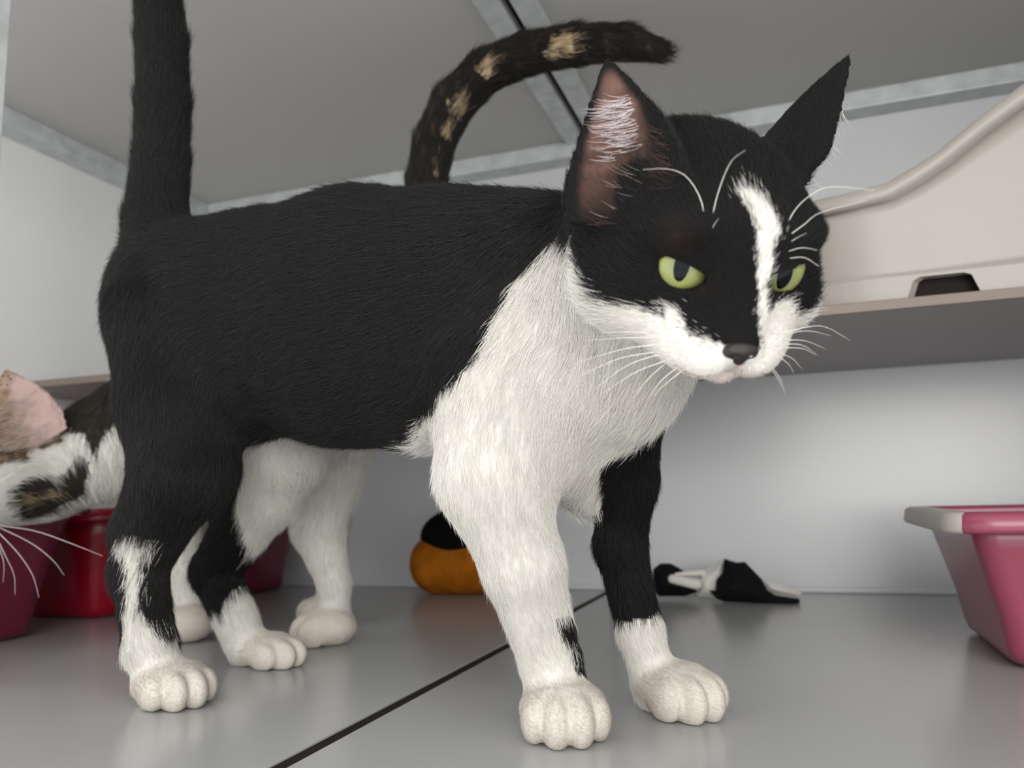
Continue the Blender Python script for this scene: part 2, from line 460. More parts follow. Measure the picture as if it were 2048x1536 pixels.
def eye_hole(c, R, S, slope, top):
    def f(p):
        q = (p - c) @ R.T * 100 / S
        a, o, u = q[:, 0], q[:, 1], q[:, 2]
        # almond: lower arc, flatter heavy upper lid
        lowd = np.sqrt(((a + .04) / .75) ** 2 + ((u - .18) / .71) ** 2) - 1
        upd = (u - (top + slope * a - .14 * a * a))
        d = np.maximum(lowd * .9, upd)
        d = np.maximum(d, -(o - .2))
        return d * .01 * S
    return f
def add_ear(fd, base, tip, side, opening, w, L_in, pw=1.25, thick=.0013, cup=.35, k=.004):
    """cupped triangular ear: base centre, tip, direction across, direction it opens to; w half width"""
    base = np.asarray(base); tip = np.asarray(tip)
    up = unit(tip - base); L = np.linalg.norm(tip - base)
    a = unit(np.asarray(side) - up * (np.asarray(side) @ up)); n = np.cross(a, up)
    if n @ np.asarray(opening) < 0: n = -n
    def f(p):
        q = p - base; s = q @ a; t = q @ up; c = q @ n
        tt = np.clip(t / L, -.4, 1)
        ww = np.where(tt > 0, w * (1 - np.clip(tt, 0, 1) ** pw) ** .92, w * (1 + .12 * tt)) + .0012
        curv = cup * w * ((s / w) ** 2 - .55) * (1 - .25 * np.clip(tt, 0, 1)) + .10 * L * np.clip(tt, 0, 1) ** 2 * 0
        sheet = np.abs(c - curv) * .8 - (thick + .0009 * (1 - np.clip(tt, 0, 1)))
        return np.maximum(np.maximum(sheet, (np.abs(s) - ww) * .75), np.maximum(t - L, -(t + L_in)))
    m = max(L, w) + .01
    fd.fun(f, base - m, base + m, k, flow=(up * L, base, a, n, w, cup)); return f

def add_paw(fd, c, fwd, length, width, height, spread=1.0, k=.003):
    """paw with its sole on the floor: c = centre under the wrist, fwd = where the toes point"""
    fwd = unit([fwd[0], fwd[1], 0]); sd = np.array([-fwd[1], fwd[0], 0]); R = np.array([fwd, sd, [0, 0, 1]])
    c = np.array([c[0], c[1], 0.0]); fd.flow = fwd
    fd.ell(c + fwd * length * .06 + np.array([0, 0, height * .52]), (length * .50, width * .50, height * .54), .006, R)
    for i, (s, adv, rr) in enumerate(((-.345, .26, .92), (-.125, .40, 1.06), (.125, .40, 1.06), (.345, .26, .92))):
        p = c + fwd * length * adv + sd * s * width * spread + np.array([0, 0, height * .40])
        fd.ell(p, (length * .29 * rr, width * .172 * rr, height * .47 * rr), .0016, R)
    fd.flow = None

def build_tuxedo():
    fd = Field()
    side = np.array([.12, 1, 0]); side = unit(side)
    sq = (side, .74)
    r = lambda n, p: pxm(n, p)
    def C(p1, p2, k=.02, squash=None):
        a = at(*p1[:3]); b = at(*p2[:3]); fd.cone(a, b, r(p1[3], a), r(p2[3], b), k, squash)
    YH, YM, YC = .402, .392, .372
    fd.tag = 'trunk'
    C((345, 585, YH, 150), (520, 642, YH, 222), .02, sq)
    C((520, 642, YH, 222), (700, 632, YM, 256), .012, sq)
    C((700, 632, YM, 256), (880, 640, YM - .008, 262), .012, sq)
    C((880, 640, YM - .008, 262), (1040, 650, YC, 235), .012, sq)
    fd.tag = 'neck'
    C((1060, 590, YC, 185), (1270, 560, .345, 160), .03, (side, .85))
    C((1120, 720, YC - .004, 190), (1240, 745, .352, 135), .03)
    C((1100, 850, .372, 105), (1165, 985, .394, 46), .02)
    fd.tag = 'nh'
    C((348, 640, .384, 126), (367, 800, .376, 122), .03)
    C((365, 800, .376, 124), (372, 930, .372, 105), .008)
    C((372, 930, .372, 105), (300, 1060, .371, 72), .006)
    C((300, 1060, .371, 72), (278, 1140, .370, 58), .006)
    C((278, 1130, .370, 56), (300, 1290, .366, 52), .005)
    C((300, 1290, .366, 52), (322, 1372, .366, 46), .005)
    fd.tag = 'fh'
    C((420, 660, .430, 120), (555, 900, .452, 96), .02)
    C((555, 900, .452, 96), (530, 985, .458, 72), .008)
    C((530, 985, .458, 72), (432, 1140, .464, 50), .008)
    C((432, 1140, .464, 50), (492, 1290, .460, 42), .005)
    fd.tag = 'nf'
    C((1010, 800, .345, 128), (985, 950, .345, 112), .03)
    C((985, 950, .345, 112), (1045, 1130, .355, 84), .008)
    C((1045, 1130, .355, 84), (1103, 1330, .371, 62), .005)
    C((1103, 1330, .371, 62), (1118, 1420, .373, 58), .005)
    fd.tag = 'ff'
    C((1220, 840, .390, 105), (1250, 960, .402, 66), .02)
    C((1250, 960, .402, 66), (1240, 1090, .408, 54), .006)
    C((1240, 1090, .408, 54), (1280, 1260, .412, 47), .005)
    C((1280, 1260, .412, 47), (1312, 1380, .414, 47), .005)
    fd.tag = 'tail'
    tl = [(312, 440, YH, 66), (322, 330, YH, 56), (326, 210, YH, 55), (324, 90, YH - .004, 52), (314, -20, YH - .008, 48), (296, -130, YH - .012, 44), (284, -220, YH - .014, 32)]
    for i in range(len(tl) - 1): C(tl[i], tl[i + 1], .003 if i else .02)
    # paws
    fd.tag = 'paw_nh'; add_paw(fd, atz(340, 1404, 0), (1, -.55), .046, .040, .0215)
    fd.tag = 'paw_fh'; add_paw(fd, atz(530, 1330, 0), (1, -.2), .045, .038, .0205)
    fd.tag = 'paw_nf'; add_paw(fd, atz(1127, 1468, 0), (.42, -1), .042, .040, .0235)
    fd.tag = 'paw_ff'; add_paw(fd, atz(1350, 1424, 0), (.75, -.8), .044, .039, .0235)
    # head
    H = HeadFrame(at(1397, 478, .286), 19, 25, 8)
    ir, tc = CM[:, 0], -CM[:, 2]
    e1b = at(1250, 358, .255); e1t = at(1205, 106, .270)
    e2b = at(1560, 306, .318); e2t = at(1704, 124, .345)
    ears = [(e1b, e1t, ir * .82 + tc * .57, tc * .82 - ir * .57, .0210, .012),
            (e2b, e2t, ir * .6 + tc * .8, ir * .8 - tc * .6, .0190, .018)]
    fd.tag = 'head'; add_head(fd, H, ears); fd.tag = 'neck'
    fd.cone(H.w(0, -2.5, -.8), at(1230, 600, .35), .038, .036, .02)
    return fd, H
def build_calico():
    fd = Field(); r = lambda n, p: pxm(n, p)
    def C(p1, p2, k=.006, squash=None):
        a = at(*p1[:3]); b = at(*p2[:3]); fd.cone(a, b, r(p1[3], a), r(p2[3], b), k, squash)
    sq = (unit([-.25, 1, 0]), .78)
    fd.tag = 'trunk'
    C((790, 540, .585, 145), (600, 600, .580, 165), .02, sq)
    C((600, 600, .580, 165), (420, 700, .560, 150), .012, sq)
    fd.tag = 'neck'
    C((390, 770, .553, 112), (215, 898, .508, 102), .02)
    C((215, 898, .508, 102), (110, 940, .482, 92), .012)
    fd.tag = 'nh'
    C((740, 640, .565, 120), (650, 960, .548, 74), .02)
    C((650, 960, .548, 74), (636, 1055, .544, 54), .008)
    C((636, 1055, .544, 54), (668, 1165, .545, 34), .006)
    C((668, 1165, .545, 34), (670, 1262, .547, 33), .004)
    fd.tag = 'fh'
    C((740, 640, .600, 110), (650, 960, .615, 66), .02)
    C((650, 960, .615, 66), (660, 1150, .618, 30), .008)
    C((660, 1150, .618, 30), (665, 1235, .618, 30), .004)
    fd.tag = 'nf'
    C((380, 800, .545, 90), (350, 980, .538, 50), .02)
    C((350, 980, .538, 50), (372, 1150, .540, 36), .006)
    C((372, 1150, .540, 36), (385, 1262, .542, 34), .004)
    fd.tag = 'ff'
    C((390, 800, .575, 80), (370, 980, .590, 46), .02)
    C((370, 980, .590, 46), (385, 1238, .598, 30), .006)
    fd.tag = 'paw_nh'; add_paw(fd, atz(662, 1290, 0), (-1, -.35), .043, .036, .026)
    fd.tag = 'paw_fh'; add_paw(fd, atz(660, 1250, 0), (-1, -.1), .043, .036, .026)
    fd.tag = 'paw_nf'; add_paw(fd, atz(378, 1284, 0), (-1, -.35), .043, .036, .026)
    fd.tag = 'paw_ff'; add_paw(fd, atz(378, 1252, 0), (-1, -.1), .043, .036, .026)
    fd.tag = 'tail'
    tl = [(845, 480, .585, 46), (852, 370, .585, 45), (868, 285, .585, 45), (905, 208, .585, 47), (968, 143, .585, 46), (1050, 108, .583, 45), (1150, 89, .580, 44), (1250, 84, .577, 39), (1320, 102, .575, 26)]
    for i in range(len(tl) - 1): C(tl[i], tl[i + 1], .003 if i else .012)
    ir, tc = CM[:, 0], -CM[:, 2]
    H = HeadFrame(at(40, 948, .470), 0, 10, 0, toward=-ir * .93 + tc * .36)
    eb = at(58, 862, .445); et = at(8, 733, .450)
    eb2 = H.w(2.9, -1.2, 2.9); et2 = H.w(4.4, -1.0, 6.8)
    ears = [(eb, et, ir * .9 - tc * .3, tc * .85 + ir * .2, .025, .012, 2.1), (eb2, et2, H.R[1], H.R[0], .02, .01)]
    fd.tag = 'head'; add_head(fd, H, ears, 1.12)
    return fd, H
# ------------------------------------------------------------------ coat colours and fur
def inside(poly, x, y):
    poly = np.asarray(poly); r = np.zeros(len(x), bool); n = len(poly)
    for i in range(n):
        x0, y0 = poly[i]; x1, y1 = poly[(i + 1) % n]
        c = (y0 > y) != (y1 > y)
        r ^= c & (x < (x1 - x0) * (y - y0) / (y1 - y0 if y1 != y0 else 1e-12) + x0)
    return r
_NK = [(RNG.normal(size=3), RNG.uniform(0, 6.28)) for _ in range(24)]
def wobble(p, freq, seed=0):
    """smooth 3-D noise, about -1..1"""
    out = np.zeros((len(p), 3))
    for c in range(3):
        for j in range(4):
            kx, ph = _NK[(seed * 5 + c * 4 + j) % 24]
            out[:, c] += np.sin(p @ (kx * freq) + ph + c)
    return out / 2.2
def tags_of(fd, p):
    who = fd.part(p); names = np.array([t[0] for t in fd.tags]); return names[who]
BLACK = np.array([.0072, .0067, .0065]); WHITE = np.array([.71, .690, .645]); PAW = np.array([.66, .615, .55])
def coat_tuxedo(p, fd, H, jitter=0.0):
    tg = tags_of(fd, p); p_ear = p
    if jitter: p = p + RNG.normal(size=p.shape) * jitter
    q = p + wobble(p, 260) * .0012
    X, Y, Z = q.T
    w = np.zeros(len(p), bool)
    bib = [(-.0889, .2146), (-.0951, .2094), (-.1051, .2024), (-.1143, .1877), (-.1208, .1747), (-.1271, .1629), (-.1444, .152), (-.1717, .1414), (-.1837, .1342), (-.187, .125), (-.187, -.01), (.15, -.01), (.15, .20), (-.05, .205), (-.075, .207)]
    trunk = np.isin(tg, ['trunk', 'neck'])
    w |= trunk & inside(bib, X, Z) & (Y < .402)
    w |= (tg == 'neck') & (Z < .135)
    w |= (tg == 'trunk') & (Z < .141) & (X < -.27) & (Y > .38)
    w |= (tg == 'nf') & inside(bib, X, Z)
    ca, cb = at(1045, 1130, .355), at(1103, 1330, .371); tz = (Z - ca[2]) / (cb[2] - ca[2])
    off = (X - ca[0] - tz * (cb[0] - ca[0])) * .96 + (Y - ca[1] - tz * (cb[1] - ca[1])) * .27
    w &= ~((tg == 'nf') & (Z > .019) & (Z < .052) & (off > .0122 - .10 * np.abs(Z - .036)))
    w |= (tg == 'ff') & (Z < .0455 + .25 * (X + .082).clip(-1, .004))
    stripe = [(-.357, .0902), (-.3349, .0868), (-.3464, .0757), (-.3450, .055), (-.3414, .0483), (-.3307, .034), (-.318, .030), (-.318, -.01), (-.37, -.01), (-.3519, .0367), (-.3519, .0552), (-.3525, .0758)]
    w |= (tg == 'nh') & (inside(stripe, X, Z) & (Y < .372) | (Z < .030))
    bx = np.interp(Z, [.0362, .0461, .0754, .105, .137, .16], [-.3647, -.3598, -.3468, -.3435, -.330, -.30])
    w |= (tg == 'fh') & ((X > bx) | (Z < .034))
    paw = np.char.startswith(tg, 'paw')
    w |= paw
    # head, in the head's own frame
    h = H.l(q); hx, hy, hz = h.T; hd = tg == 'head'
    muz = [(5.5, -.9), (4.4, -1.1), (4.12, -1.3), (3.64, -1.4), (2.98, -1.24), (2.61, -1.31), (2.22, -1.2), (2.22, -.87), (1.84, -.76), (1.64, -1.08), (1.64, -1.33), (1.19, -1.31), (.86, -1.44), (.43, -1.46), (-.5, -1.55), (-.72, -.22), (-.96, -.54), (-1.46, -.45), (-2.58, -1.0), (-2.81, -1.37), (-5.5, -1.6), (-5.5, -6), (5.5, -6)]
    blaze = [(-.55, -1.62), (-.32, -1.0), (-.38, .15), (-.21, 1.03), (-.12, 2.03), (.25, 2.71), (-.11, 2.87), (-.72, 2.45), (-.88, 1.85), (-.78, 1.21), (-.68, .49), (-.72, -.22), (-.9, -.6)]
    w |= hd & (inside(muz, hx, hz) | (inside(blaze, hx, hz) & (hy > 0)))
    c = np.where(w[:, None], WHITE, BLACK * np.where(np.isin(tg, ['trunk', 'neck', 'tail', 'nh']), 1.8, 1.0)[:, None])  # black of trunk, neck, tail and near hind leg lightened to mimic lit fur
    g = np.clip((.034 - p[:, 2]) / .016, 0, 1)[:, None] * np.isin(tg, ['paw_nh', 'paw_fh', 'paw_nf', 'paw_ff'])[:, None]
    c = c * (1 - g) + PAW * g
    # mouth line and philtrum
    xm = hx - .10; lip = -2.36 - .30 * np.clip(np.abs(xm) / .5, 0, 1) + .10 * np.clip(np.abs(xm) - .8, 0, 1)
    m = hd & (hy > 3.2) & (np.abs(xm) < 1.5) & (np.abs(hz - lip) < .07); c[m] = np.array([.20, .115, .105])
    m = hd & (hy > 4.2) & (np.abs(xm) < .07) & (hz < -1.75) & (hz > -2.4); c[m] = np.array([.42, .25, .23])
    # thinner brownish hair above the near eye and at its inner corner
    for cc, rr in (((2.3, 3.4, 1.35), .75), ((.95, 4.1, -.15), .38)):
        g = (hd & ~w)[:, None] * np.exp(-(np.linalg.norm(h - np.array(cc), axis=1) / rr) ** 2 * 2.2)[:, None]
        c = c * (1 - g) + np.array([.026, .0175, .015]) * g
    m = hd & w & (hz < -2.35) & (np.abs(hx) < .9) & (hy > 4.0); c[m] = np.array([.64, .565, .54])
    for i, (t, fl) in enumerate(fd.tags):
        if t.startswith('ear'):
            m = tg == t
            up, base, a, n, wd, cup = fl
            v = p_ear - base; s = v @ a; tt = (v @ up) / (up @ up); cc = v @ n
            curv = cup * wd * ((s / wd) ** 2 - .55)
            lim = wd * .82 * (1 - np.clip(tt, 0, 1) ** 1.25)
            g = (cc > curv) * np.clip((lim - np.abs(s)) / .0025, 0, 1) * np.clip((wd * .55 - s) / .004, 0, 1) * np.clip((.90 - tt) / .08, 0, 1) * np.clip((tt + .22) / .2, 0, 1)
            skin = np.array([.115, .064, .052]) * np.clip(.45 + 1.1 * tt, .35, 1)[:, None] * (1 + .30 * wobble(p_ear, 420, 2)[:, :1])
            c[m] = (BLACK * 1.1 * (1 - g[:, None]) + skin * g[:, None])[m]
    return c
def fur_fields(fd, H, V, lengths):
    """flow direction and hair length at every vertex"""
    flow = np.zeros_like(V); ln = np.zeros(len(V)); ws = np.zeros(len(V))
    nose = H.w(0, 6.0, -1.2)
    for (mode, f, lo, hi, k), (t, fl) in zip(fd.ops, fd.tags):
        if mode == 's': continue
        idx = np.nonzero(np.all((V > lo - .02) & (V < hi + .02), axis=1))[0]
        if not len(idx): continue
        w = np.exp(-np.clip(f(V[idx]), -.002, 1) / .009)
        if t == 'head':
            d = V[idx] - nose
        elif fl is None: continue
        elif t.startswith('ear'): d = np.tile(fl[0], (len(idx), 1))
        else: d = np.tile(fl, (len(idx), 1)) * (-1 if t in ('trunk', 'neck') else 1)
        d = d / np.maximum(np.linalg.norm(d, axis=1, keepdims=True), 1e-9)
        if t == 'trunk': d = unit_rows(d + np.array([0, 0, -.35]))
        if t == 'neck': d = unit_rows(d * .35 + np.array([-.2, 0, -1.0]))
        if t == 'head':
            hh = H.l(V[idx]); fade = np.clip((hh[:, 1] - 1.0) / 3.2, 0, 1)          # short on the face, longer on the cheeks
            lv = lengths['head'] * (1 - .66 * fade) * (1 + .7 * np.clip((np.abs(hh[:, 0]) - 2.6) / 1.6, 0, 1) * (hh[:, 2] < .5))
        else: lv = None
        key = t if t in lengths else t.split('_')[0].rstrip('01')
        flow[idx] += w[:, None] * d; ln[idx] += w * (lengths[key] if lv is None else lv); ws[idx] += w
    ws = np.maximum(ws, 1e-9)
    return unit_rows(flow), ln / ws
def unit_rows(a): return a / np.maximum(np.linalg.norm(a, axis=1, keepdims=True), 1e-9)
def fur_material(name):
    m = bpy.data.materials.new(name); m.use_nodes = True; nt = m.node_tree; b = nt.nodes['Principled BSDF']
    a = nt.nodes.new('ShaderNodeAttribute'); a.attribute_name = 'coat'
    nt.links.new(a.outputs['Color'], b.inputs['Base Color'])
    b.inputs['Roughness'].default_value = .45; b.inputs['Specular IOR Level'].default_value = .22
    return m
def hair_object(name, pts, rad, cols, material, parent):
    """pts (n, k, 3), rad (n, k), cols (n, 3)"""
    n, k = pts.shape[:2]
    cu = bpy.data.hair_curves.new(name); cu.add_curves([k] * n)
    cu.position_data.foreach_set('vector', pts.astype(np.float32).ravel())
    at_ = cu.attributes.get('radius') or cu.attributes.new('radius', 'FLOAT', 'POINT')
    at_.data.foreach_set('value', rad.astype(np.float32).ravel())
    ca = cu.attributes.new('coat', 'FLOAT_COLOR', 'CURVE')
    ca.data.foreach_set('color', np.c_[cols, np.ones(n)].astype(np.float32).ravel())
    cu.materials.append(material)
    o = bpy.data.objects.new(name, cu); COL.objects.link(o); o['kind'] = 'stuff'
    if parent is not None:
        o.parent = parent; o.matrix_parent_inverse = Matrix.Translation(parent.location).inverted()
    return o
def grow(fd, H, V, Fq, VN, flow, ln, count, coat, dens=None, holes=(), K=5, r0=.00011, jitter=.0012, lift=.30):
    T = np.concatenate([Fq[:, [0, 1, 2]], Fq[:, [0, 2, 3]]])
    A = .5 * np.linalg.norm(np.cross(V[T[:, 1]] - V[T[:, 0]], V[T[:, 2]] - V[T[:, 0]]), axis=1)
    if dens is not None: A = A * dens[T].mean(1)
    cdf = np.cumsum(A); t = T[np.searchsorted(cdf, RNG.uniform(0, cdf[-1], count))]
    u = RNG.uniform(size=(count, 2)); m = u.sum(1) > 1; u[m] = 1 - u[m]
    B = np.c_[1 - u.sum(1), u]
    P = np.einsum('ij,ijk->ik', B, V[t]); N = unit_rows(np.einsum('ij,ijk->ik', B, VN[t]))
    Fl = np.einsum('ij,ijk->ik', B, flow[t]); L = np.einsum('ij,ij->i', B, ln[t])
    keep = P[:, 2] > .0012
    for f in holes: keep &= f(P) > .0012
    P, N, Fl, L = P[keep], N[keep], Fl[keep], L[keep]; n = len(P)
    Fl = Fl + wobble(P, 130, 1) * .14 + wobble(P, 420, 2) * .10 + RNG.normal(size=P.shape) * .11
    Tg = unit_rows(Fl - N * np.einsum('ij,ij->i', Fl, N)[:, None])
    L = L * RNG.uniform(.6, 1.12, n) * (1 + .12 * wobble(P, 320, 3)[:, 0])
    s = np.linspace(0, 1, K)[None, :, None]
    lf = (lift * RNG.uniform(.6, 1.35, n))[:, None, None]
    bend = (RNG.normal(size=P.shape) * .10)[:, None, :]
    pts = P[:, None, :] + L[:, None, None] * (Tg[:, None, :] * s + N[:, None, :] * lf * (s - .55 * s * s) + bend * s * s)
    pts[:, :, 2] = np.maximum(pts[:, :, 2], .0006)
    rad = r0 * (np.linspace(1, .12, K)[None, :]) * (.75 + .5 * RNG.uniform(size=(n, 1)))
    rad = rad * np.clip(L / .008, .55, 1.25)[:, None]
    C = coat(P, fd, H, jitter) * RNG.uniform(.84, 1.10, (n, 1))
    return pts, rad, np.clip(C, 0, .9)
FURMAT = fur_material('cat_fur'); SKIN = fur_material('cat_skin')
SKIN.node_tree.nodes['Principled BSDF'].inputs['Roughness'].default_value = .8; SKIN.node_tree.nodes['Principled BSDF'].inputs['Specular IOR Level'].default_value = .08

def eye_material():
    m = bpy.data.materials.new('cat_iris'); m.use_nodes = True; nt = m.node_tree; b = nt.nodes['Principled BSDF']
    tc = nt.nodes.new('ShaderNodeTexCoord'); sp = nt.nodes.new('ShaderNodeSeparateXYZ'); nt.links.new(tc.outputs['Object'], sp.inputs[0])
    ln = nt.nodes.new('ShaderNodeCombineXYZ'); nt.links.new(sp.outputs['X'], ln.inputs['X']); nt.links.new(sp.outputs['Z'], ln.inputs['Y'])
    le = nt.nodes.new('ShaderNodeVectorMath'); le.operation = 'LENGTH'; nt.links.new(ln.outputs[0], le.inputs[0])
    ns = nt.nodes.new('ShaderNodeTexNoise'); ns.inputs['Scale'].default_value = 700; nt.links.new(tc.outputs['Object'], ns.inputs['Vector'])
    ma = nt.nodes.new('ShaderNodeMath'); ma.operation = 'MULTIPLY_ADD'; ma.inputs[1].default_value = .0022
    nt.links.new(ns.outputs['Fac'], ma.inputs[0]); nt.links.new(le.outputs['Value'], ma.inputs[2])
    rp = nt.nodes.new('ShaderNodeValToRGB'); mr = nt.nodes.new('ShaderNodeMapRange'); mr.inputs['From Max'].default_value = .0115
    nt.links.new(ma.outputs[0], mr.inputs['Value']); nt.links.new(mr.outputs[0], rp.inputs['Fac'])
    e = rp.color_ramp.elements; e[0].position = .25; e[0].color = srgb(106, 120, 82); e[1].position = .62; e[1].color = srgb(140, 146, 84)
    x = rp.color_ramp.elements.new(.86); x.color = srgb(122, 126, 66); x = rp.color_ramp.elements.new(.96); x.color = srgb(40, 34, 22)
    nt.links.new(rp.outputs['Color'], b.inputs['Base Color']); b.inputs['Roughness'].default_value = .25
    b.inputs['Coat Weight'].default_value = .35; b.inputs['Coat Roughness'].default_value = .02
    return m
IRIS = eye_material(); PUPIL = mat('cat_pupil', srgb(6, 8, 16), .08, spec=.22)
def add_eye(root, H, s, look, pw, ph, rad=EYE_R):
    """eyeball turned to a point, with its pupil as a raised patch"""
    c = H.w(*EYE(s))
    if len(look) == 2:          # the pupil lies on this sight line
        r = unit(at(look[0], look[1], 1.0) - CAM); oc = CAM - c; b_ = oc @ r; q = b_ * b_ - oc @ oc + (rad * .01) ** 2
        look = CAM + r * (-b_ - math.sqrt(max(q, 0)))
    y = unit(np.asarray(look) - c); z = unit(H.R[2] - y * (H.R[2] @ y)); x = np.cross(y, z)
    R = rad * .01; V, Fc = [], []
    nu, nv = 40, 28
    for i in range(nv + 1):
        a = math.pi * i / nv
        for j in range(nu): b = 2 * math.pi * j / nu; V.append((R * math.sin(a) * math.cos(b), R * math.cos(a), R * math.sin(a) * math.sin(b)))
    for i in range(nv):
        for j in range(nu): Fc.append((i * nu + j, i * nu + (j + 1) % nu, (i + 1) * nu + (j + 1) % nu, (i + 1) * nu + j))
    me = bpy.data.meshes.new('eye'); me.from_pydata(V, [], Fc); me.validate(); me.polygons.foreach_set('use_smooth', [True] * len(me.polygons)); me.materials.append(IRIS)
    o = bpy.data.objects.new('eye', me); COL.objects.link(o); o.parent = root
    Mw = Matrix([[x[0], y[0], z[0], c[0] - root.location[0]], [x[1], y[1], z[1], c[1] - root.location[1]], [x[2], y[2], z[2], c[2] - root.location[2]], [0, 0, 0, 1]])
    o.matrix_local = Mw
    V, Fc = [(0, R * 1.012, 0)], []
    for i in range(1, 7):
        for j in range(32):
            b = 2 * math.pi * j / 32; px = pw * .01 * i / 6 * math.cos(b); pz = ph * .01 * i / 6 * math.sin(b)
            rr = R * (1.012 if i < 6 else .99); V.append((px, math.sqrt(max(rr * rr - px * px - pz * pz, 0)), pz))
    for j in range(32): Fc.append((0, 1 + j, 1 + (j + 1) % 32))
    for i in range(5):
        for j in range(32): Fc.append((1 + i * 32 + j, 1 + (i + 1) * 32 + j, 1 + (i + 1) * 32 + (j + 1) % 32, 1 + i * 32 + (j + 1) % 32))
    me = bpy.data.meshes.new('pupil'); me.from_pydata(V, [], Fc); me.validate(); me.polygons.foreach_set('use_smooth', [True] * len(me.polygons)); me.materials.append(PUPIL)
    p = bpy.data.objects.new('pupil', me); COL.objects.link(p); p.parent = o
    return o
WHISK = mat('whisker_white', srgb(244, 240, 232), .35)
def bez(pts, n=14):
    """smooth curve through the given points"""
    P = np.array(pts, float); t = np.linspace(0, len(P) - 1, n); out = []
    Q = np.vstack([2 * P[0] - P[1], P, 2 * P[-1] - P[-2]])
    for u in t:
        i = min(int(u), len(P) - 2); f = u - i; a, b, c, d = Q[i], Q[i + 1], Q[i + 2], Q[i + 3]
        out.append(.5 * ((2 * b) + (c - a) * f + (2 * a - 5 * b + 4 * c - d) * f * f + (3 * b - a - 3 * c + d) * f ** 3))
    return np.array(out)
def whisker(root, fd, line, tip_dy, r=.00013):
    p0 = fd.hit(*line[0]); y0 = (p0[1] + .002) if p0 is not None else tip_dy[0]
    dy = tip_dy if not isinstance(tip_dy, tuple) else tip_dy[1]
    n = len(line); pts = [at(a, b, y0 + dy * (i / (n - 1))) for i, (a, b) in enumerate(line)]
    pts = bez(pts); v, f = tube(pts, np.linspace(r, r * .25, len(pts)), 5)
    return mesh_obj('whisker', v, f, WHISK, root, True)
def coat_calico(p, fd, H, jitter=0.0):
    tg = tags_of(fd, p); p_ear = p
    if jitter: p = p + RNG.normal(size=p.shape) * jitter
    q = p + wobble(p, 240) * .0016
    h = H.l(q); hx, hy, hz = h.T
    c = np.tile(WHITE * .96, (len(p), 1)); hn = np.isin(tg, ['head', 'neck']); cam_side = hx < 0
    mott = wobble(p, 380, 3)[:, 0]
    brown = np.array([.22, .15, .10]); dark = np.array([.035, .030, .024]); tan = np.array([.36, .27, .17])
    nape = [(-3.4, 6), (-13, 7), (-12, 2.6), (-8.0, 2.4), (-7.0, 1.67), (-5.73, -.1), (-5.23, 2.0), (-3.7, 2.2)]
    m = np.isin(tg, ['head', 'neck', 'trunk']) & inside(nape, hy, hz); c[m] = dark
    cheek = [(-.39, -1.48), (-1.45, -1.02), (-3.02, -1.25), (-4.28, -.21), (-5.01, -.82), (-4.1, -2.72), (-2.33, -3.39), (-.32, -3.37), (-.16, -2.75)]
    cheek = [(-2.5 + 1.22 * (a + 2.5), -1.9 + 1.22 * (b + 1.9)) for a, b in cheek]
    m = hn & cam_side & inside(cheek, hy, hz); c[m] = dark
    for cy, cz, ra, rb in ((-2.5, -2.35, .75, .38), (-.75, -2.35, .5, .55)):
        c[m & (((hy - cy) / ra) ** 2 + ((hz - cz) / rb) ** 2 < 1)] = tan * .9
    m = (tg == 'head') & (hz > .45) & (hy > -1.3); c[m] = np.where((mott > .15)[:, None], brown, brown * .45)[m]
    tl = tg == 'tail'; c[tl] = np.where((mott > .95)[:, None], brown * .25, dark * .45)[tl]
    for px, py, y, rr in ((905, 255, .565, .012), (893, 300, .565, .012), (888, 345, .565, .012), (925, 215, .565, .012), (985, 160, .562, .013), (965, 135, .562, .010), (1110, 85, .560, .012), (1112, 115, .560, .010)):
        m = tl & (np.linalg.norm(q - at(px, py, y), axis=1) < rr + mott * .004); c[m] = (tan * 1.05 if py > 200 else tan * 1.3)
    for t, fl in fd.tags:
        if t.startswith('ear'):
            m = tg == t; up, base, a, n, wd, cup = fl
            v = p_ear - base; s = v @ a; tt = (v @ up) / (up @ up); cc = v @ n
            front = cc > cup * wd * ((s / wd) ** 2 - .55)
            mm = np.clip(.5 + mott, 0, 1)[:, None]
            c[m] = (brown * (.5 + .6 * mm))[m]
            g = np.clip((s + wd * .30 + mott * .004) / (wd * .45), 0, 1)[:, None] * np.clip((.93 - tt) / .15, 0, 1)[:, None]
            inner = (brown * (1.0 + .5 * mm)) * (1 - g) + np.array([.50, .36, .33]) * (1 + .10 * wobble(p, 160, 2)[:, :1]) * g
            c[m & front] = inner[m & front]
    c[np.char.startswith(tg, 'paw')] = PAW
    return c
NOSE = mat('cat_nose', srgb(34, 25, 25), .4, noise=.3, nscale=900, bump=.3, bscale=2500)
def add_nose(root, H, colour=None, S=1.0):
    f = Field(); c = lambda *a: H.w(*(np.array(a) * S))
    f.ell(c(.10, 5.42, -1.42), np.array((.54, .32, .28)) * .01 * S, .002, H.R)
    f.ell(c(.10, 5.34, -1.72), np.array((.24, .28, .28)) * .01 * S, .002, H.R)
    for s in (-1, 1):
        f.ell(c(.10 + .36 * s, 5.30, -1.56), np.array((.22, .26, .19)) * .01 * S, .0015, H.R)
        f.ell(c(.10 + .28 * s, 5.66, -1.56), np.array((.10, .10, .055)) * .01 * S, .0008, H.R, True)
    V, Fq = f.mesh(.0005, 1)
    return quad_mesh('nose', V, Fq, colour or NOSE, root)
